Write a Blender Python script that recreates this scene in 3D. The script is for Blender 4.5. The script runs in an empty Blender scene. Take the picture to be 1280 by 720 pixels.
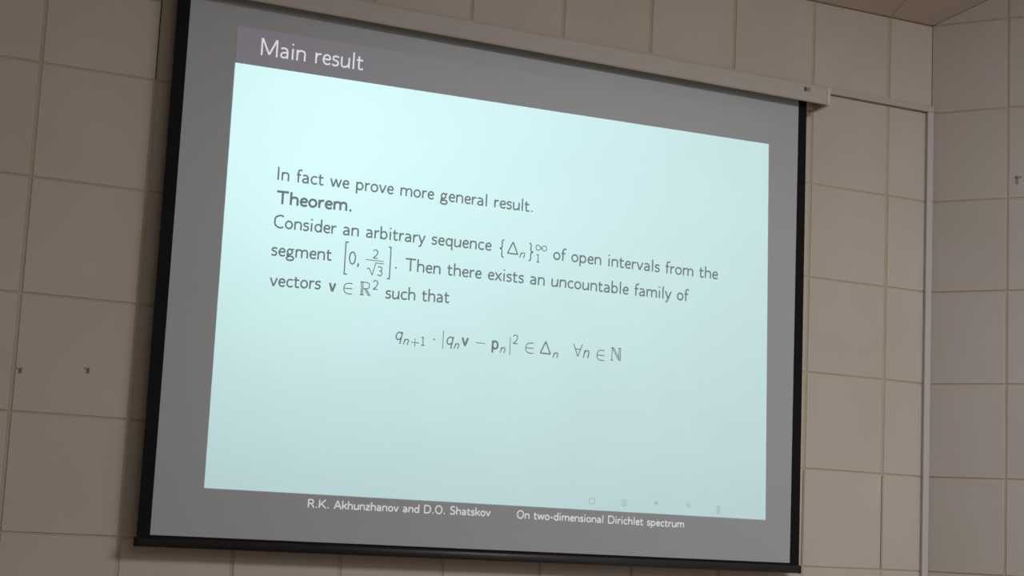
import bpy, math, random
from mathutils import Vector, Matrix
random.seed(7)
C = bpy.context.scene.collection
sc = bpy.context.scene

# ------------------------------------------------------------------ camera, world, lights, exposure
def rot(axis, a): return Matrix.Rotation(a, 3, axis)
cam_d = bpy.data.cameras.new('camera'); cam = bpy.data.objects.new('camera', cam_d); C.objects.link(cam)
Rm = rot('Z', -0.44055) @ rot('X', 0.14273) @ rot('Y', -0.04854) @ rot('X', math.pi/2)
cam.matrix_world = Matrix.Translation((-2.0078, -8.8101, 1.6146)) @ Rm.to_4x4()
cam_d.sensor_fit = 'HORIZONTAL'; cam_d.sensor_width = 36.0; cam_d.lens = 36.0 * 2135.2 / 1280
cam_d.clip_start = 0.05; cam_d.clip_end = 100
cam_d.dof.use_dof = True; cam_d.dof.focus_distance = 9.3; cam_d.dof.aperture_fstop = 5.0
sc.camera = cam

sc.view_settings.view_transform = 'Standard'; sc.view_settings.look = 'None'
sc.view_settings.gamma = 1.0; sc.view_settings.use_curve_mapping = False
sc.view_settings.exposure = 0.0

world = bpy.data.worlds.new('world'); sc.world = world; world.use_nodes = True
world.node_tree.nodes['Background'].inputs[0].default_value = (1.0, 0.93, 0.86, 1)
world.node_tree.nodes['Background'].inputs[1].default_value = 0.02

def area(name, loc, target, sx, sy, power, col):
    d = bpy.data.lights.new(name, 'AREA'); d.shape = 'RECTANGLE'; d.size = sx; d.size_y = sy
    d.energy = power; d.color = col
    o = bpy.data.objects.new(name, d); C.objects.link(o); o.location = loc
    o.rotation_euler = (Vector(target) - Vector(loc)).to_track_quat('-Z', 'Y').to_euler()
    return o
# a ceiling fixture of the hall, out of the frame, over the right side
area('ceiling_lamp_light', (4.9, -6.5, 5.82), (4.9, -6.4, 0.0), 3.4, 2.0, 395, (0.985, 1.0, 1.03))
area('rear_lamp_light', (-0.2, -8.6, 4.9), (2.6, 0.0, 2.6), 3.2, 0.9, 26, (1.0, 0.99, 0.98))  # unseen fill lamp at the rear, added for the ambient light

# the projector: a spot lamp whose picture is the slide rectangle on the screen plane
PX, PY, PZ = 2.35, -6.6, 5.0
SLIDE = [(0.3946, 4.0413), (3.8103, 4.0833), (3.8608, 1.770), (0.3945, 1.7721)]   # TL TR BR BL (x, z)
SY = -0.1015
sd = bpy.data.lights.new('projector_light', 'SPOT'); so = bpy.data.objects.new('projector_light', sd)
C.objects.link(so); so.location = (PX, PY, PZ); so.rotation_euler = (math.pi/2, 0, 0)
sd.energy = 2480; sd.color = (0.61, 0.92, 0.90); sd.spot_size = math.radians(80); sd.spot_blend = 0.0
sd.shadow_soft_size = 0.002; sd.use_nodes = True
nt = sd.node_tree; em = nt.nodes['Emission']
tc = nt.nodes.new('ShaderNodeTexCoord'); sep = nt.nodes.new('ShaderNodeSeparateXYZ')
nt.links.new(tc.outputs['Normal'], sep.inputs[0])
def mth(op, a, b=None):
    n = nt.nodes.new('ShaderNodeMath'); n.operation = op
    for i, v in enumerate((a, b)):
        if v is None: continue
        if isinstance(v, (int, float)): n.inputs[i].default_value = v
        else: nt.links.new(v, n.inputs[i])
    return n.outputs[0]
az = mth('ABSOLUTE', sep.outputs[2])
D = SY - PY
gx = mth('ADD', mth('MULTIPLY', mth('DIVIDE', sep.outputs[0], az), D), PX)
gz = mth('ADD', mth('MULTIPLY', mth('DIVIDE', sep.outputs[1], az), D), PZ)
mask = None
for i in range(4):
    (x0, z0), (x1, z1) = SLIDE[i], SLIDE[(i+1) % 4]
    nx, nz = (z1-z0), -(x1-x0); l = math.hypot(nx, nz); nx /= l; nz /= l        # inward (clockwise order)
    e = mth('ADD', mth('ADD', mth('MULTIPLY', gx, nx), mth('MULTIPLY', gz, nz)), -(nx*x0+nz*z0))
    m = mth('GREATER_THAN', e, 0.0)
    mask = m if mask is None else mth('MULTIPLY', mask, m)
nt.links.new(mask, em.inputs['Strength'])

# ------------------------------------------------------------------ materials
def mat(name, col, rough=0.7, var=None, scale=2.0, bump=0.0, bscale=60, spec=0.3, emit=None, estr=0, metal=0, objvar=0.0, amount=0.5):
    m = bpy.data.materials.new(name); m.use_nodes = True; t = m.node_tree; b = t.nodes['Principled BSDF']
    b.inputs['Roughness'].default_value = rough; b.inputs['Specular IOR Level'].default_value = spec
    b.inputs['Metallic'].default_value = metal; b.inputs['Base Color'].default_value = (*col, 1)
    g = t.nodes.new('ShaderNodeNewGeometry')
    last = None
    if var is not None:
        n = t.nodes.new('ShaderNodeTexNoise'); n.inputs['Scale'].default_value = scale; n.inputs['Detail'].default_value = 4
        t.links.new(g.outputs['Position'], n.inputs['Vector'])
        r = t.nodes.new('ShaderNodeValToRGB'); r.color_ramp.elements[0].position = 0.35; r.color_ramp.elements[1].position = 0.65
        r.color_ramp.elements[0].color = (*col, 1); r.color_ramp.elements[1].color = (*var, 1)
        t.links.new(n.outputs['Fac'], r.inputs[0]); last = r.outputs[0]
    if objvar:
        oi = t.nodes.new('ShaderNodeObjectInfo'); mr = t.nodes.new('ShaderNodeMapRange')
        mr.inputs['To Min'].default_value = 1-objvar; mr.inputs['To Max'].default_value = 1+objvar
        t.links.new(oi.outputs['Random'], mr.inputs['Value'])
        h = t.nodes.new('ShaderNodeHueSaturation'); t.links.new(mr.outputs[0], h.inputs['Value'])
        if last: t.links.new(last, h.inputs['Color'])
        else: h.inputs['Color'].default_value = (*col, 1)
        last = h.outputs[0]
    if last: t.links.new(last, b.inputs['Base Color'])
    if bump:
        n2 = t.nodes.new('ShaderNodeTexNoise'); n2.inputs['Scale'].default_value = bscale; n2.inputs['Detail'].default_value = 5
        t.links.new(g.outputs['Position'], n2.inputs['Vector'])
        bp = t.nodes.new('ShaderNodeBump'); bp.inputs['Strength'].default_value = bump; bp.inputs['Distance'].default_value = 0.004
        t.links.new(n2.outputs['Fac'], bp.inputs['Height']); t.links.new(bp.outputs[0], b.inputs['Normal'])
    if emit:
        b.inputs['Emission Color'].default_value = (*emit, 1); b.inputs['Emission Strength'].default_value = estr
    return m
M = {}
M['tile'] = mat('beige_tile', (0.56, 0.495, 0.42), 0.75, var=(0.60, 0.525, 0.46), scale=1.6, bump=0.10, bscale=35, objvar=0.02)
M['tile_side'] = mat('side_wall_tile', (0.56, 0.51, 0.455), 0.75, var=(0.585, 0.53, 0.49), scale=1.6, bump=0.10, bscale=35, objvar=0.02)
M['ceil'] = mat('ceiling_board', (0.54, 0.45, 0.385), 0.85, var=(0.57, 0.47, 0.41), scale=1.5, bump=0.08, objvar=0.015)
M['grout'] = mat('ochre_grout', (0.49, 0.42, 0.30), 0.9, var=(0.54, 0.45, 0.345), scale=2.5, bump=0.25, bscale=120)
M['dark'] = mat('wall_backing', (0.035, 0.03, 0.025), 0.95, var=(0.05, 0.04, 0.03), scale=9)
M['duct'] = mat('white_plastic', (0.56, 0.53, 0.52), 0.45, var=(0.54, 0.51, 0.50), scale=3)
M['casing'] = mat('casing_enamel', (0.515, 0.47, 0.42), 0.5, var=(0.50, 0.455, 0.405), scale=3)
M['cap'] = mat('casing_cap', (0.66, 0.60, 0.53), 0.5, var=(0.64, 0.58, 0.51), scale=3)
M['black'] = mat('black_border', (0.006, 0.006, 0.007), 0.75, var=(0.008, 0.007, 0.008), scale=4, spec=0.15)
M['bar'] = mat('black_bar', (0.018, 0.016, 0.018), 0.42, var=(0.024, 0.021, 0.023), scale=6, spec=0.5)
M['gold'] = mat('gold_sticker', (0.40, 0.28, 0.15), 0.5, var=(0.34, 0.24, 0.14), scale=60)
M['brown'] = mat('dark_sticker', (0.06, 0.035, 0.03), 0.5, var=(0.08, 0.05, 0.04), scale=60)
M['steel'] = mat('dull_steel', (0.36, 0.33, 0.30), 0.6, var=(0.40, 0.37, 0.34), scale=50, metal=0.3)
M['floor'] = mat('floor_lino', (0.16, 0.12, 0.09), 0.5, var=(0.20, 0.15, 0.11), scale=3)
M['plain'] = mat('plain_plaster', (0.50, 0.46, 0.41), 0.85, var=(0.53, 0.48, 0.43), scale=2)
M['ink'] = mat('slide_ink', (0.135, 0.125, 0.13), 0.8, var=(0.145, 0.135, 0.14), scale=20, spec=0.1)  # projected dark letters: the missing projector light is put into the colour
M['ink_pale'] = mat('slide_pale_ink', (0.31, 0.31, 0.33), 0.8, var=(0.34, 0.34, 0.36), scale=20, spec=0.1)  # faint projected symbols, their weaker projector light put into the colour
M['glow'] = mat('slide_white', (0.5, 0.5, 0.5), 0.8, emit=(0.86, 0.88, 1.0), estr=0.62)  # projector light of the white title letters, given as emission
M['glow_small'] = mat('slide_white_small', (0.5, 0.5, 0.5), 0.8, emit=(0.95, 0.97, 1.0), estr=0.42)  # same for the footer: projected light as emission of the letters
M['fabric'] = mat('screen_fabric', (0.425, 0.445, 0.465), 0.7, var=(0.435, 0.455, 0.475), scale=2.5, bump=0.05, bscale=6, spec=0.2)
def gain(m, f=0.07, rough=0.5):
    # projection screens return part of the light as a broad sheen
    t = m.node_tree; o = t.nodes['Material Output']; b = t.nodes['Principled BSDF']
    gl = t.nodes.new('ShaderNodeBsdfGlossy'); gl.inputs['Roughness'].default_value = rough
    mx = t.nodes.new('ShaderNodeMixShader'); mx.inputs[0].default_value = f
    t.links.new(b.outputs[0], mx.inputs[1]); t.links.new(gl.outputs[0], mx.inputs[2]); t.links.new(mx.outputs[0], o.inputs['Surface'])
gain(M['fabric'])
M['header'] = mat('slide_header', (0.48, 0.45, 0.53), 0.6, spec=0.2)
gain(M['header'])
# the header's projected fade, put into the colour: purple at its left, plain grey at its right
t = M['header'].node_tree; g = t.nodes.new('ShaderNodeNewGeometry'); s = t.nodes.new('ShaderNodeSeparateXYZ')
mr = t.nodes.new('ShaderNodeMapRange'); mr.inputs['From Min'].default_value = 0.4; mr.inputs['From Max'].default_value = 2.0
r = t.nodes.new('ShaderNodeValToRGB'); r.color_ramp.elements[0].color = (0.535, 0.525, 0.65, 1); r.color_ramp.elements[1].color = (0.44, 0.46, 0.48, 1)
t.links.new(g.outputs['Position'], s.inputs[0]); t.links.new(s.outputs[0], mr.inputs[0]); t.links.new(mr.outputs[0], r.inputs[0])
t.links.new(r.outputs[0], t.nodes['Principled BSDF'].inputs['Base Color'])

# ------------------------------------------------------------------ helpers
def mesh_obj(name, verts, faces, m, parent=None, smooth=False):
    me = bpy.data.meshes.new(name); me.from_pydata([tuple(v) for v in verts], [], faces); me.update()
    me.materials.append(m)
    if smooth:
        for p in me.polygons: p.use_smooth = True
    o = bpy.data.objects.new(name, me); C.objects.link(o)
    if parent: o.parent = parent
    return o
def box(V, F, x0, x1, y0, y1, z0, z1):
    b = len(V)
    V += [(x, y, z) for z in (z0, z1) for x, y in ((x0, y0), (x1, y0), (x1, y1), (x0, y1))]
    F += [(b, b+3, b+2, b+1), (b+4, b+5, b+6, b+7), (b, b+1, b+5, b+4), (b+1, b+2, b+6, b+5), (b+2, b+3, b+7, b+6), (b+3, b, b+4, b+7)]
def prism(profile, x0, x1, fx=lambda p, x: (x, p[0], p[1])):
    n = len(profile); V = [fx(p, x0) for p in profile] + [fx(p, x1) for p in profile]
    F = [(i, (i+1) % n, n+(i+1) % n, n+i) for i in range(n)] + [tuple(reversed(range(n))), tuple(range(n, 2*n))]
    return V, F
def bevel(o, w, seg=2):
    md = o.modifiers.new('bevel', 'BEVEL'); md.width = w; md.segments = seg; md.limit_method = 'ANGLE'
def empty(name, loc):
    o = bpy.data.objects.new(name, None); C.objects.link(o); o.location = loc; return o
def tag(o, label=None, cat=None, group=None, kind=None):
    if label: o['label'] = label
    if cat: o['category'] = cat
    if group: o['group'] = group
    if kind: o['kind'] = kind
    return o

def clip(poly, halfs):
    for (a, b, c) in halfs:                       # keep a*s + b*t + c >= 0
        out = []
        for i in range(len(poly)):
            p, q = poly[i], poly[(i+1) % len(poly)]
            dp, dq = a*p[0]+b*p[1]+c, a*q[0]+b*q[1]+c
            if dp >= 0: out.append(p)
            if (dp >= 0) != (dq >= 0):
                k = dp/(dp-dq); out.append((p[0]+k*(q[0]-p[0]), p[1]+k*(q[1]-p[1])))
        poly = out
        if len(poly) < 3: return None
    return poly
class Plane:
    """local frame: s, t in the plane, n towards the room"""
    def __init__(self, O, S, T, N): self.O, self.S, self.T, self.N = map(Vector, (O, S, T, N))
    def P(self, s, t, n=0): return self.O + self.S*s + self.T*t + self.N*n
def tile(pl, poly, m, parent, name='tile', cham=0.002, th=0.012):
    """one tile: polygon in (s,t), front face at n=0, soft chamfer, own origin"""
    n = len(poly); cx = sum(p[0] for p in poly)/n; cy = sum(p[1] for p in poly)/n
    area2 = sum(poly[i][0]*poly[(i+1) % n][1]-poly[(i+1) % n][0]*poly[i][1] for i in range(n))
    if area2 < 0: poly = poly[::-1]
    def ins(p):
        dx, dy = cx-p[0], cy-p[1]
        return (p[0]+cham*(1 if dx > 0 else -1), p[1]+cham*(1 if dy > 0 else -1))
    jit = random.uniform(-0.0008, 0.0008)
    o0 = pl.P(cx, cy, 0)
    V = [pl.P(*ins(p), jit)-o0 for p in poly] + [pl.P(*p, -cham)-o0 for p in poly] + [pl.P(*p, -th)-o0 for p in poly]
    F = [tuple(range(n))]
    for k in range(2):
        F += [(k*n+i, (k+1)*n+i, (k+1)*n+(i+1) % n, k*n+(i+1) % n) for i in range(n)]
    if pl.S.cross(pl.T).dot(pl.N) < 0: F = [tuple(reversed(f)) for f in F]
    o = mesh_obj(name, V, F, m, parent); o.location = o0
    return o
def strip(V, F, pl, poly, n=-0.004):
    b = len(V); V += [pl.P(s, t, n) for s, t in poly]
    f = tuple(range(b, b+len(poly))); F.append(f if pl.S.cross(pl.T).dot(pl.N) > 0 else tuple(reversed(f)))
def tiled(pl, S, T, halfs, m, parent, gs, gt, cracks=(), name='tile', part=True):
    """tiles between the joint positions S and T, cut by the half planes; joints filled except at the cracks"""
    V, F = [], []
    for i in range(len(S)-1):
        for j in range(len(T)-1):
            a = gs/2 if (i, j) not in cracks else 0.0105
            b = gs/2 if (i+1, j) not in cracks else 0.0035
            if i == 0: a = 0.001
            if i == len(S)-2: b = 0.001
            p = clip([(S[i]+a, T[j]+gt/2), (S[i+1]-b, T[j]+gt/2), (S[i+1]-b, T[j+1]-gt/2), (S[i]+a, T[j+1]-gt/2)], halfs)
            if p and (max(q[0] for q in p)-min(q[0] for q in p)) > .02: tile(pl, p, m, parent, name)
    for i in range(1, len(S)-1):
        for j in range(len(T)-1):
            if (i, j) in cracks:
                # an open joint: filler only on its right side, a slit is left on the left
                p = clip([(S[i]+0.0025, T[j]), (S[i]+gs/2, T[j]), (S[i]+gs/2, T[j+1]), (S[i]+0.0025, T[j+1])], halfs)
            else:
                p = clip([(S[i]-gs/2, T[j]), (S[i]+gs/2, T[j]), (S[i]+gs/2, T[j+1]), (S[i]-gs/2, T[j+1])], halfs)
            if p: strip(V, F, pl, p)
    for j in range(len(T)):
        p = clip([(S[0], T[j]-gt/2), (S[-1], T[j]-gt/2), (S[-1], T[j]+gt/2), (S[0], T[j]+gt/2)], halfs)
        if p: strip(V, F, pl, p, -0.0043)
    g = mesh_obj('grout', V, F, M['grout'], parent); g['kind'] = 'stuff'
    return g

# ------------------------------------------------------------------ the hall
TS = 0.6
XR = 5.1545; XL = -2.4; ANG = 0.61535; CZ = 5.10; SLOPE = math.radians(25.6)
R0 = 3.9                                              # height of the joint row just under the cable duct
rows = sorted([R0 - TS*k for k in range(-6, 7)])      # 0.3 ... 7.5
rows = [0.0] + rows
cols = [-2.4 + TS*k for k in range(0, 13)] + [XR]
cracks = set()
ci0 = cols.index(min(cols, key=lambda c: abs(c))); ci7 = cols.index(min(cols, key=lambda c: abs(c-4.2))); ci8 = ci7+1
def rowi(z): return min(range(len(rows)), key=lambda k: abs(rows[k]-z))
cracks |= {(ci0, rowi(3.9)), (ci0, rowi(4.5)), (ci7, rowi(1.5)), (ci8, rowi(1.5))}

def backing(name, quad, N, thick=0.08, m=None):
    V = [Vector(p) for p in quad] + [Vector(p) - Vector(N)*thick for p in quad]
    n = len(quad)
    F = [tuple(range(n)), tuple(reversed(range(n, 2*n)))] + [(i, n+i, n+(i+1) % n, (i+1) % n) for i in range(n)]
    o = mesh_obj(name, V, F, m or M['dark']); o['kind'] = 'structure'; return o
# front wall
wf = backing('wall_front', [(XL, 0.013, 0), (XR, 0.013, 0), (XR, 0.013, CZ), (XL, 0.013, CZ)], (0, -1, 0))
plf = Plane((0, 0, 0), (1, 0, 0), (0, 0, 1), (0, -1, 0))
tiled(plf, cols, rows, [(0, -1, CZ-0.002), (-1, 0, XR-0.001)], M['tile'], wf, 0.022, 0.013, cracks)
# splayed right wall, rises with the ceiling
LEN = 6.4; RISE_Y = 1.7                               # the ceiling slopes up for 1.7 m, then runs level
CZ2 = CZ + RISE_Y*math.tan(SLOPE)
sn, cs = math.sin(ANG), math.cos(ANG)
def side(name, X, sgn):
    S = Vector((sgn*sn, -cs, 0)); N = Vector((-sgn*cs, -sn, 0))
    pl = Plane((X, 0, 0), S, (0, 0, 1), N); k = RISE_Y/cs
    quad = [pl.P(0, 0, -.013), pl.P(LEN, 0, -.013), pl.P(LEN, CZ2, -.013), pl.P(k, CZ2, -.013), pl.P(0, CZ, -.013)]
    o = backing(name, quad, N)
    ss = [0, 0.4979] + [0.4979+TS*i for i in range(1, 10)] + [LEN]
    halfs = [(cs*math.tan(SLOPE), -1, CZ-0.002), (0, -1, CZ2-0.002)]
    tiled(pl, ss, rows, halfs, M['tile_side'], o, 0.018, 0.012)
    return pl
plr = side('wall_right', XR, 1)
pll = side('wall_left', XL, -1)
# rear part of the hall behind the camera
xr2, yr2 = plr.P(LEN, 0)[0], plr.P(LEN, 0)[1]; xl2 = pll.P(LEN, 0)[0]; YB = -11.5
for nm, a, b, N in (('wall_right_rear', (xr2, yr2), (xr2, YB), (-1, 0, 0)), ('wall_left_rear', (xl2, yr2), (xl2, YB), (1, 0, 0)), ('wall_back', (xl2, YB), (xr2, YB), (0, 1, 0))):
    backing(nm, [(a[0], a[1], 0), (b[0], b[1], 0), (b[0], b[1], CZ2), (a[0], a[1], CZ2)], N, 0.1, M['plain'])
fl = [(XL, 0, 0), (XR, 0, 0), (xr2, yr2, 0), (xr2, YB, 0), (xl2, YB, 0), (xl2, yr2, 0)]
backing('floor', fl, (0, 0, 1), 0.1, M['floor'])
# ceiling: sloping tiled strip, then the level part
tt = math.tan(SLOPE); k = sn/cs
cN = Vector((0, -math.sin(SLOPE), -math.cos(SLOPE))); cT = Vector((0, -math.cos(SLOPE), math.sin(SLOPE)))
plc = Plane((0, 0, CZ), (1, 0, 0), cT, cN)
tl = RISE_Y/math.cos(SLOPE)
def cp(s, t): return plc.P(s, t, -0.013)
kk = k*math.cos(SLOPE)
ce = backing('ceiling', [cp(XL, 0), cp(XR, 0), cp(XR+kk*tl, tl), cp(XL-kk*tl, tl)], cN)
ccols = [-3.6 + TS*i for i in range(0, 18)]
tiled(plc, ccols, [0, .6, 1.2, tl], [(-1, kk, XR-0.001), (1, kk, -XL-0.001)], M['ceil'], ce, 0.016, 0.012)
V, F = [], []
xa, xb = XR + k*RISE_Y, XL - k*RISE_Y
lv = [(xb, -RISE_Y), (xa, -RISE_Y), (xr2, yr2), (xr2, YB), (xl2, YB), (xl2, yr2)]
V = [(x, y, CZ2) for x, y in lv] + [(x, y, CZ2+0.1) for x, y in lv]
n = len(lv); F = [tuple(range(n)), tuple(reversed(range(n, 2*n)))] + [(i, n+i, n+(i+1) % n, (i+1) % n) for i in range(n)]
lc = mesh_obj('level_ceiling', V, F, M['ceil'], ce)

# ------------------------------------------------------------------ cable duct across the front wall and down the corner
cd = tag(empty('cable_duct', (5.13, 0, 0)), 'pale plastic cable duct running from the screen casing to the corner and down', 'cable duct')
V, F = [], []; box(V, F, 0.05, 5.1545, -0.025, -0.001, 4.502, 4.545)
h = mesh_obj('horizontal_run', V, F, M['casing'], cd); bevel(h, 0.003); 
V, F = [], []; box(V, F, 5.106, 5.1535, -0.026, -0.001, 0.08, 4.5015)
v = mesh_obj('vertical_run', V, F, M['duct'], cd); bevel(v, 0.003)
for o in (h, v): o.location = (-5.13, 0, 0)

# ------------------------------------------------------------------ projection screen
ps = tag(empty('projection_screen', (2.085, -0.1, 1.46)), 'large pull-down projection screen with black borders showing a lecture slide', 'projection screen')
off = Vector((-2.085, 0.1, -1.46))
def part(name, V, F, m, parent=ps, smooth=False):
    o = mesh_obj(name, V, F, m, parent, smooth)
    if parent is ps: o.location = off
    return o
# casing: rounded box profile
# open underneath: the fabric drops out of a slot behind the front lip
prof = [(-0.001, 4.37), (-0.001, 4.487), (-0.012, 4.488), (-0.175, 4.488), (-0.186, 4.484), (-0.19, 4.474), (-0.19, 4.389), (-0.188, 4.378), (-0.184, 4.373), (-0.178, 4.372), (-0.174, 4.377), (-0.174, 4.462), (-0.06, 4.462), (-0.06, 4.38), (-0.055, 4.37)]
V, F = prism(prof, -0.05, 4.178); cas = part('casing', V, F, M['casing'])
prof2 = [(-0.001, 4.360), (-0.001, 4.488), (-0.014, 4.4885), (-0.178, 4.4885), (-0.190, 4.486), (-0.194, 4.476), (-0.194, 4.385), (-0.190, 4.373), (-0.179, 4.367), (-0.07, 4.360)]
for x0, x1 in ((-0.072, -0.0495), (4.1775, 4.199)):
    V, F = prism(prof2, x0, x1); part('end_cap', V, F, M['cap'], cas)
V, F = [], []; box(V, F, 4.004, 4.019, -0.1915, -0.189, 4.433, 4.461)
st = part('sticker', V, F, M['brown'], cas); st['label'] = 'dark half of the small sticker'
V, F = [], []; box(V, F, 4.019, 4.049, -0.1915, -0.189, 4.433, 4.461)
st = part('sticker', V, F, M['gold'], cas); st['label'] = 'golden brown half of the small sticker'
# fabric (thin sheet) from casing to bar; borders lie on it
ZB = 1.505
fb = []
def sheet(name, corners, y, m, parent, th=0.0012):
    c = corners; V = [(x, y, z) for x, z in c] + [(x, y+th, z) for x, z in c]
    F = [(0, 3, 2, 1), (4, 5, 6, 7), (0, 1, 5, 4), (1, 2, 6, 5), (2, 3, 7, 6), (3, 0, 4, 7)]
    return part(name, V, F, m, parent)
fab = sheet('fabric', [(0.062, 4.455), (4.084, 4.455), (4.109, ZB), (0.066, ZB)], -0.1, M['fabric'], ps)
b1 = sheet('border', [(0.060, 4.455), (0.1300, 4.455), (0.1325, ZB), (0.064, ZB)], -0.1009, M['black'], fab, 0.0006)
b2 = sheet('border', [(4.026, 4.455), (4.086, 4.455), (4.111, ZB), (4.0445, ZB)], -0.1009, M['black'], fab, 0.0006)
b3 = sheet('border', [(0.1325, 1.521), (4.0444, 1.521), (4.0444, ZB), (0.1325, ZB)], -0.1009, M['black'], fab, 0.0006)
# bottom bar, rounded profile
prof = []
for a in range(16):
    th = 2*math.pi*a/16; c_, s_ = math.cos(th), math.sin(th)
    prof.append((-0.100 + 0.017*math.copysign(abs(c_)**.7, c_), 1.484 + 0.024*math.copysign(abs(s_)**.7, s_)))
V, F = prism(prof, 0.060, 4.112); bar = part('bottom_bar', V, F, M['bar'], ps, True)
for x0, x1 in ((0.055, 0.061), (4.111, 4.117)):
    pr = [(-0.1+(p[0]+0.1)*1.05, 1.484+(p[1]-1.484)*1.04) for p in prof]
    V, F = prism(pr, x0, x1); part('end_cap', V, F, M['black'], bar)

# the slide
sl = sheet('slide_image', SLIDE, -0.1013, M['fabric'], ps, 0.0005)
sl['label'] = 'bright bluish white slide image'
hd = sheet('slide_header', [(0.393, 4.2453), (3.806, 4.288), (3.8101, 4.0838), (0.3947, 4.0418)], -0.1013, M['header'], ps, 0.0005)
hd['label'] = 'dim purple slide heading band fading to grey'

# ------------------------------------------------------------------ stroke lettering in the slide's light sans serif
def E(cx, cy, rx, ry, a0, a1, n=14):
    return ('s', [(cx+rx*math.cos(math.radians(a0+(a1-a0)*i/n)), cy+ry*math.sin(math.radians(a0+(a1-a0)*i/n))) for i in range(n+1)])
def Ls(*p): return ('l', list(p))
def Sm(*p):
    pts = [p[0]] + list(p) + [p[-1]]; out = []
    for i in range(1, len(pts)-2):
        p0, p1, p2, p3 = pts[i-1:i+3]
        for k in range(5):
            t = k/5
            out.append(tuple(0.5*((2*p1[j])+(-p0[j]+p2[j])*t+(2*p0[j]-5*p1[j]+4*p2[j]-p3[j])*t*t+(-p0[j]+3*p1[j]-3*p2[j]+p3[j])*t**3) for j in (0, 1)))
    out.append(p[-1]); return ('s', out)
arch = lambda x0, x1: Sm((x0, 250), (x0+30, 350), (x0+100, 402), (x0+165, 414), (x1-50, 395), (x1, 300))
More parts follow.
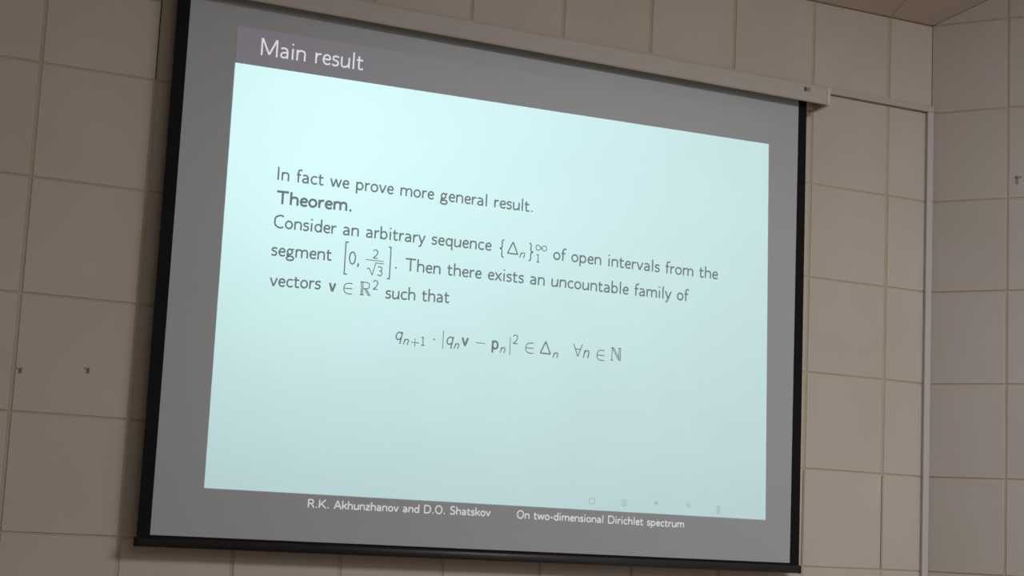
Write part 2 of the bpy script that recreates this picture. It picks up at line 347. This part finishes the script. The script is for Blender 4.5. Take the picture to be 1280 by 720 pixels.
G = {
 'a': (481, [Sm((78, 385), (140, 410), (215, 416), (310, 390), (362, 320), (372, 250)), Ls((372, 260), (372, 0)), Sm((372, 248), (260, 240), (140, 210), (82, 120), (125, 45), (210, 32), (300, 55), (372, 115))]),
 'b': (517, [Ls((88, 694), (88, 0)), E(258, 222, 172, 190, 175, -175, 20)]),
 'c': (444, [Sm((400, 375), (330, 405), (250, 412), (140, 370), (78, 222), (140, 75), (250, 32), (340, 45), (405, 85))]),
 'd': (517, [Ls((430, 694), (430, 0)), E(258, 222, 172, 190, 5, 355, 20)]),
 'e': (444, [Ls((76, 232), (385, 232)), Sm((385, 232), (370, 335), (310, 398), (235, 412), (140, 370), (76, 222), (140, 70), (245, 32), (330, 45), (398, 85))]),
 'f': (306, [Sm((330, 650), (270, 668), (200, 655), (138, 600), (132, 500)), Ls((132, 500), (132, 0)), Ls((35, 405), (275, 405))]),
 'g': (500, [E(225, 275, 130, 138, 0, 360, 20), Sm((315, 375), (370, 405), (450, 410)), Sm((130, 180), (90, 130), (105, 75), (180, 45), (330, 42), (415, 0), (440, -60), (400, -140), (250, -172), (100, -140), (60, -70), (95, -5), (170, 38))]),
 'h': (517, [Ls((88, 694), (88, 0)), arch(88, 430), Ls((430, 310), (430, 0))]),
 'i': (239, [Ls((119, 444), (119, 0)), ('d', (119, 625, 50))]),
 'k': (489, [Ls((88, 694), (88, 0)), Ls((430, 440), (100, 165)), Ls((205, 262), (450, 0))]),
 'l': (239, [Ls((119, 694), (119, 0))]),
 'm': (794, [Ls((88, 444), (88, 0)), arch(88, 398), Ls((398, 310), (398, 0)), arch(398, 708), Ls((708, 310), (708, 0))]),
 'n': (517, [Ls((88, 444), (88, 0)), arch(88, 430), Ls((430, 310), (430, 0))]),
 'o': (500, [E(250, 222, 182, 190, 0, 360, 24)]),
 'p': (517, [Ls((88, 444), (88, -194)), E(258, 222, 172, 190, 175, -175, 20)]),
 'q': (517, [Ls((430, 444), (430, -194)), E(258, 222, 172, 190, 5, 355, 20)]),
 'r': (342, [Ls((88, 444), (88, 0)), Sm((88, 225), (120, 330), (200, 395), (325, 408))]),
 's': (383, [Sm((340, 385), (270, 408), (190, 414), (110, 390), (75, 325), (110, 265), (190, 240), (280, 212), (318, 135), (280, 60), (190, 30), (110, 40), (40, 80))]),
 't': (361, [Ls((130, 570), (130, 130)), Sm((130, 130), (145, 60), (200, 30), (265, 35), (330, 60)), Ls((25, 405), (315, 405))]),
 'u': (517, [Ls((88, 444), (88, 140)), Sm((88, 145), (115, 55), (210, 30), (310, 55), (385, 110), (430, 200)), Ls((430, 444), (430, 0))]),
 'v': (461, [Ls((45, 444), (230, 12)), Ls((416, 444), (230, 12))]),
 'w': (683, [Ls((45, 444), (190, 12)), Ls((341, 430), (190, 12)), Ls((341, 430), (492, 12)), Ls((638, 444), (492, 12))]),
 'x': (461, [Ls((45, 444), (415, 0)), Ls((410, 444), (40, 0))]),
 'y': (461, [Ls((45, 444), (232, 12)), Ls((416, 444), (232, 10)), Sm((232, 12), (190, -90), (140, -158), (60, -168))]),
 'z': (435, [Ls((55, 408), (385, 408)), Ls((380, 405), (45, 38)), Ls((40, 36), (395, 36))]),
 'A': (667, [Ls((55, 0), (333, 685)), Ls((612, 0), (333, 685)), Ls((150, 215), (515, 215))]),
 'C': (639, [Sm((580, 625), (480, 660), (390, 668), (230, 620), (110, 490), (100, 347), (110, 200), (230, 75), (390, 26), (490, 40), (585, 85))]),
 'D': (722, [Ls((100, 694), (100, 0)), Sm((100, 658), (350, 655), (520, 600), (625, 450), (635, 347), (625, 240), (520, 95), (350, 36), (100, 36))]),
 'I': (278, [Ls((139, 694), (139, 0))]),
 'K': (694, [Ls((100, 694), (100, 0)), Ls((610, 690), (110, 225)), Ls((255, 360), (640, 0))]),
 'M': (875, [Ls((105, 694), (105, 0)), Ls((125, 690), (437, 60)), Ls((750, 690), (437, 60)), Ls((770, 694), (770, 0))]),
 'O': (736, [E(368, 347, 288, 325, 0, 360, 28)]),
 'R': (646, [Ls((100, 694), (100, 0)), Sm((100, 655), (330, 652), (450, 620), (505, 500), (450, 385), (330, 345), (100, 342)), Ls((350, 342), (575, 0))]),
 'S': (556, [Sm((480, 625), (390, 660), (280, 668), (150, 625), (100, 520), (150, 410), (280, 365), (420, 310), (470, 190), (410, 75), (280, 28), (160, 40), (60, 95))]),
 'T': (681, [Ls((40, 652), (640, 652)), Ls((340, 660), (340, 0))]),
 '.': (278, [('d', (139, 45, 48))]), ',': (278, [('d', (139, 45, 48)), Ls((150, 45), (105, -110))]), '-': (333, [Ls((40, 215), (290, 215))]), ' ': (333, []),
 # figures and signs, drawn in a unit cell 0..1000 by 0..1000 and fitted to their boxes
 '0': (1000, [E(500, 500, 440, 470, 0, 360, 24)]),
 '1': (1000, [Ls((120, 840), (520, 950)), Ls((520, 985), (520, 30)), Ls((80, 30), (960, 30))]),
 '2': (1000, [Sm((80, 800), (250, 930), (500, 965), (800, 900), (900, 720), (800, 500), (500, 260), (100, 50)), Ls((80, 45), (960, 45))]),
 '3': (1000, [Sm((120, 890), (350, 960), (600, 950), (830, 850), (830, 650), (650, 540), (400, 520)), Sm((400, 520), (700, 500), (900, 380), (900, 200), (720, 60), (450, 30), (80, 130))]),
 '{': (1000, [Sm((980, 985), (650, 960), (520, 880), (520, 640), (420, 540), (60, 500), (420, 460), (520, 360), (520, 120), (650, 40), (980, 15))]),
 '}': (1000, [Sm((20, 985), (350, 960), (480, 880), (480, 640), (580, 540), (940, 500), (580, 460), (480, 360), (480, 120), (350, 40), (20, 15))]),
 '[': (1000, [Ls((950, 980), (300, 980)), Ls((320, 1000), (320, 0)), Ls((950, 20), (300, 20))]),
 ']': (1000, [Ls((50, 980), (700, 980)), Ls((680, 1000), (680, 0)), Ls((50, 20), (700, 20))]),
 'Δ': (1000, [Ls((60, 45), (500, 960)), Ls((500, 960), (940, 45)), Ls((40, 45), (960, 45))]),
 '∞': (1000, [Sm((500, 500), (650, 800), (800, 900), (930, 780), (950, 500), (930, 220), (800, 100), (650, 200), (500, 500), (350, 800), (200, 900), (70, 780), (50, 500), (70, 220), (200, 100), (350, 200), (500, 500))]),
 '√': (1000, [Ls((20, 480), (150, 560)), Ls((150, 560), (340, 30)), Ls((340, 30), (520, 985)), Ls((500, 985), (1000, 985))]),
 'bar': (1000, [Ls((0, 500), (1000, 500))]), '|': (1000, [Ls((500, 0), (500, 1000))]), '·': (1000, [('d', (500, 500, 500))]),
 '∈': (1000, [Sm((960, 965), (500, 960), (200, 840), (60, 500), (200, 160), (500, 40), (960, 35)), Ls((70, 500), (960, 500))]),
 '∀': (1000, [Ls((30, 980), (500, 30)), Ls((970, 980), (500, 30)), Ls((230, 590), (770, 590))]),
 '+': (1000, [Ls((0, 500), (1000, 500)), Ls((500, 0), (500, 1000))]),
 'ℝ': (1000, [Ls((150, 975), (150, 25)), Ls((290, 975), (290, 25)), Ls((30, 975), (620, 975)), Ls((30, 25), (400, 25)), Sm((620, 975), (820, 900), (860, 720), (800, 570), (620, 500)), Ls((620, 500), (290, 500)), Ls((440, 500), (800, 25)), Ls((580, 500), (960, 25)), Ls((780, 25), (980, 25))]),
 'ℕ': (1000, [Ls((150, 975), (150, 25)), Ls((30, 975), (300, 975)), Ls((150, 975), (820, 40)), Ls((300, 975), (970, 40)), Ls((970, 975), (970, 25)), Ls((830, 975), (830, 200)), Ls((730, 975), (1000, 975)), Ls((30, 25), (270, 25))]),
 'n1': (1000, [Ls((120, 980), (120, 0)), Sm((120, 500), (200, 760), (450, 930), (700, 900), (850, 700)), Ls((860, 720), (860, 0))]),
 'v1': (1000, [Ls((80, 1000), (500, 40)), Ls((920, 1000), (500, 40))]),
 'q1': (1000, [Ls((880, 1000), (880, -460)), E(490, 490, 400, 440, 10, 350, 20)]),
 'p1': (1000, [Ls((130, 1000), (130, -440)), E(510, 490, 390, 440, 170, -170, 20)]),
}
LAY = [0]
def ribbon(V, F, pts, hw, closed=False):
    """flat stroke in x, z"""
    y = LAY[0]; n = len(pts); b = len(V)
    for i, p in enumerate(pts):
        a = pts[max(i-1, 0)]; c = pts[min(i+1, n-1)]
        if closed and i in (0, n-1): a, c = pts[-2], pts[1]
        dx, dz = c[0]-a[0], c[1]-a[1]; l = math.hypot(dx, dz) or 1
        nx, nz = -dz/l*hw, dx/l*hw
        V.append((p[0]+nx, y, p[1]+nz)); V.append((p[0]-nx, y, p[1]-nz))
    for i in range(n-1): F.append((b+2*i, b+2*i+1, b+2*i+3, b+2*i+2))
    LAY[0] -= 2.0e-6
def draw(V, F, glyph, fx, hw):
    for kind, pts in G[glyph][1]:
        if kind == 'd':
            cx, cz = fx(pts[0], pts[1]); r = hw*1.15 if pts[2] < 400 else hw*1.4; y = LAY[0]; b = len(V)
            V += [(cx+r*math.cos(k*math.pi/5), y, cz+r*math.sin(k*math.pi/5)) for k in range(10)]; F.append(tuple(range(b+9, b-1, -1)))
            LAY[0] -= 2.0e-6; continue
        q = [fx(*p) for p in pts]
        cl = kind == 's' and math.dist(q[0], q[-1]) < 1e-5
        ribbon(V, F, q, hw, cl)
YT = -0.1018
EM = 0.1035
def text(V, F, s, x0, z0, x1, z1, em=EM, hw=None, word=1.0):
    """a line whose ink runs from (x0,z0) to (x1,z1) on the baseline"""
    hw = hw or 0.043*em
    adv = 0; pos = []
    for ch in s:
        pos.append(adv); adv += G[ch][0]*(word if ch == ' ' else 1)
    def writing(ch):
        xs = [p[0] for k, pts in G[ch][1] if k != 'd' for p in pts] or [139]
        return min(xs)-40, max(xs)+40
    a = writing(s[0])[0]; b = pos[-1] + writing(s[-1])[1]
    sx = (x1-x0)/(b-a); sl_ = (z1-z0)/(x1-x0)
    for ch, p in zip(s, pos):
        if ch == ' ': continue
        def fx(gx_, gz_, p=p):
            X = x0 + (p+gx_-a)*sx; return X, z0 + (X-x0)*sl_ + gz_*em/1000
        draw(V, F, ch, fx, hw)
def glyph(V, F, g, x0, x1, z0, z1, hw=0.0036, slant=0.0, sx=None):
    def fx(gx_, gz_):
        u = gx_/1000; w = gz_/1000
        X0, X1 = x0+hw*.6, x1-hw*.6
        h_ = z1-z0
        return X0+(X1-X0)*u + slant*h_*(w-0.5), z0+h_*w
    draw(V, F, g, fx, hw)
def written(name, fn, m, parent=sl, label=None):
    V, F = [], []; LAY[0] = YT; fn(V, F)
    o = mesh_obj(name, V, [f if len(f) > 4 else tuple(reversed(f)) for f in F], m, parent)
    if label: o['label'] = label
    o['kind'] = 'stuff'
    return o

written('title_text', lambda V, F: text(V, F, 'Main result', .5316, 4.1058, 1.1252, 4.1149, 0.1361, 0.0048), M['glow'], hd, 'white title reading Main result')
written('text_line', lambda V, F: text(V, F, 'In fact we prove more general result.', .673, 3.4365, 2.2047, 3.4507), M['ink'], sl, 'first line of slide text')
written('text_line', lambda V, F: text(V, F, 'Theorem.', .672, 3.3060, 1.1028, 3.3175, EM, 0.0062), M['ink'], sl, 'bold line reading Theorem')
def l2(V, F):
    text(V, F, 'Consider an arbitrary sequence', .6713, 3.1751, 1.9582, 3.1965)
    glyph(V, F, '{', 2.0076, 2.0382, 3.1666, 3.270); glyph(V, F, 'Δ', 2.0524, 2.1300, 3.192, 3.2665, 0.0038)
    glyph(V, F, 'n1', 2.1361, 2.1731, 3.1778, 3.2098, .0030, .3); glyph(V, F, '}', 2.1908, 2.2234, 3.1660, 3.2705)
    glyph(V, F, '∞', 2.2337, 2.3106, 3.2309, 3.2672, .0026); glyph(V, F, '1', 2.2406, 2.2670, 3.1642, 3.213, .0028)
    text(V, F, 'of open intervals from the', 2.3512, 3.1912, 3.4713, 3.1952)
written('text_line', l2, M['ink'], sl, 'line beginning Consider an arbitrary sequence')
def l3(V, F):
    text(V, F, 'segment', .6647, 3.0231, 1.0109, 3.0327)
    glyph(V, F, '[', 1.0745, 1.1048, 2.9652, 3.1490, .0033); glyph(V, F, '0', 1.1060, 1.1490, 3.0264, 3.0964, .0036)
    text(V, F, ',', 1.1571, 3.0270, 1.1664, 3.0270); glyph(V, F, '2', 1.2423, 1.2773, 3.0726, 3.1228, .0028)
    glyph(V, F, 'bar', 1.2043, 1.3127, 3.0596, 3.0649, .0020); glyph(V, F, '√', 1.2113, 1.3149, 2.9768, 3.0500, .0023)
    glyph(V, F, '3', 1.2729, 1.3089, 2.9800, 3.0320, .0028); glyph(V, F, ']', 1.3318, 1.3584, 2.9669, 3.1499, .0033)
    glyph(V, F, '·', 1.378, 1.3894, 3.0300, 3.0413, .0038)
    text(V, F, 'Then there exists an uncountable family of', 1.4358, 3.0258, 3.2734, 3.0419)
written('text_line', l3, M['ink'], sl, 'line beginning segment')
def l4(V, F):
    text(V, F, 'vectors', .6693, 2.858, .9578, 2.8694)
    glyph(V, F, 'v1', 1.0006, 1.0451, 2.864, 2.9110, .0058); glyph(V, F, '∈', 1.0836, 1.141, 2.8610, 2.9225, .0026)
    glyph(V, F, 'ℝ', 1.1776, 1.2463, 2.8638, 2.9380, .0025); glyph(V, F, '2', 1.2531, 1.288, 2.901, 2.9535, .0028)
    text(V, F, 'such that', 1.3294, 2.8592, 1.7172, 2.8725)
written('text_line', l4, M['ink'], sl, 'line beginning vectors')
def fm(V, F):
    for g_ in [('q1', 1.404, 1.4488, 2.6380, 2.6850, .0036, .2), ('n1', 1.4534, 1.4880, 2.6163, 2.6483, .003, .3), ('+', 1.4966, 1.5479, 2.6094, 2.6560, .0021),
               ('1', 1.5561, 1.583, 2.6200, 2.6697, .0027), ('·', 1.6314, 1.641, 2.656, 2.6649, .0036), ('|', 1.6866, 1.6934, 2.614, 2.7156, .0021),
               ('q1', 1.709, 1.7550, 2.6393, 2.6863, .0036, .2), ('n1', 1.7587, 1.7913, 2.6196, 2.6516, .003, .3), ('v1', 1.8001, 1.8480, 2.6400, 2.6880, .0058),
               ('bar', 1.8864, 1.9495, 2.6635, 2.6689, .0021), ('p1', 1.986, 2.0336, 2.6401, 2.6880, .0056), ('n1', 2.0426, 2.0775, 2.6235, 2.6555, .003, .3),
               ('|', 2.0997, 2.1067, 2.6147, 2.7182, .0021), ('2', 2.1174, 2.1526, 2.6805, 2.7332, .0027), ('∈', 2.1972, 2.2564, 2.6348, 2.6968, .0026),
               ('Δ', 2.2897, 2.3673, 2.6400, 2.7162, .0038), ('n1', 2.3776, 2.4136, 2.6235, 2.6556, .003, .3), ('∀', 2.5062, 2.5696, 2.6429, 2.7179, .0028),
               ('n1', 2.5731, 2.616, 2.6409, 2.6870, .0035, .2), ('∈', 2.6587, 2.716, 2.6335, 2.6968, .0026), ('ℕ', 2.751, 2.8221, 2.6412, 2.7184, .0024)]:
        glyph(V, F, *g_)
written('formula', fm, M['ink'], sl, 'centred formula line')
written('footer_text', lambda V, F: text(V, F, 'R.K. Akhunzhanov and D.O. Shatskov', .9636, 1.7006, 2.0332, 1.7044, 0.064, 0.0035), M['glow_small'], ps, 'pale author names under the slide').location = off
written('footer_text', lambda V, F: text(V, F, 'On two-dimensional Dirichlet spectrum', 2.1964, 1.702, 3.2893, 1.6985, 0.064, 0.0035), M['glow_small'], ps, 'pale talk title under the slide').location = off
def nav(V, F):
    w = .0022
    def R(*pts): 
        for a, b in zip(pts, pts[1:]): ribbon(V, F, [a, b], w)
    R((2.652, 1.808), (2.687, 1.808), (2.687, 1.838), (2.652, 1.838), (2.652, 1.808))
    for z in (1.806, 1.817, 1.828, 1.839): R((2.866, z), (2.900, z))
    for z in (1.826, 1.832, 1.838): R((3.083, z), (3.108, z))
    R((3.299, 1.839), (3.330, 1.839)); R((3.299, 1.830), (3.330, 1.830)); R((3.312, 1.820), (3.330, 1.820))
    for z in (1.795, 1.806, 1.817, 1.828, 1.839): R((3.511, z), (3.538, z - .004))
    R((3.525, 1.795), (3.525, 1.839))
written('navigation_symbols', nav, M['ink_pale'], sl, 'faint grey navigation symbols')

# ------------------------------------------------------------------ small fixings on the walls
def fixing(label, x, z):
    r_ = tag(empty('wall_hook', (x, 0, z)), label, 'hook')
    V, F = [], []; box(V, F, -0.016, 0.010, -0.004, 0.001, -0.004, 0.006); o = mesh_obj('hook_plate', V, F, M['steel'], r_); bevel(o, 0.001)
    V, F = [], []; box(V, F, 0.003, 0.011, -0.014, -0.003, -0.020, 0.003); o = mesh_obj('hook_tip', V, F, M['steel'], r_); bevel(o, 0.0015)
fixing('tiny metal hook low on the left wall tiles, leftmost of two', -0.566, 2.318)
fixing('tiny metal hook low on the left wall tiles, nearer the screen', -0.230, 2.346)
br = tag(empty('wall_bracket', plr.P(0.574, 4.023, 0.0)), 'small grey metal bracket on the splayed right wall', 'bracket')
br.rotation_euler = (0, 0, ANG - math.pi/2)
V, F = [], []; box(V, F, -0.017, -0.003, -0.006, 0.001, -0.030, 0.026); o = mesh_obj('bracket_plate', V, F, M['steel'], br); bevel(o, 0.0015)
V, F = [], []; box(V, F, -0.012, 0.018, -0.018, -0.003, 0.012, 0.026); o = mesh_obj('bracket_arm', V, F, M['duct'], br); bevel(o, 0.0015)
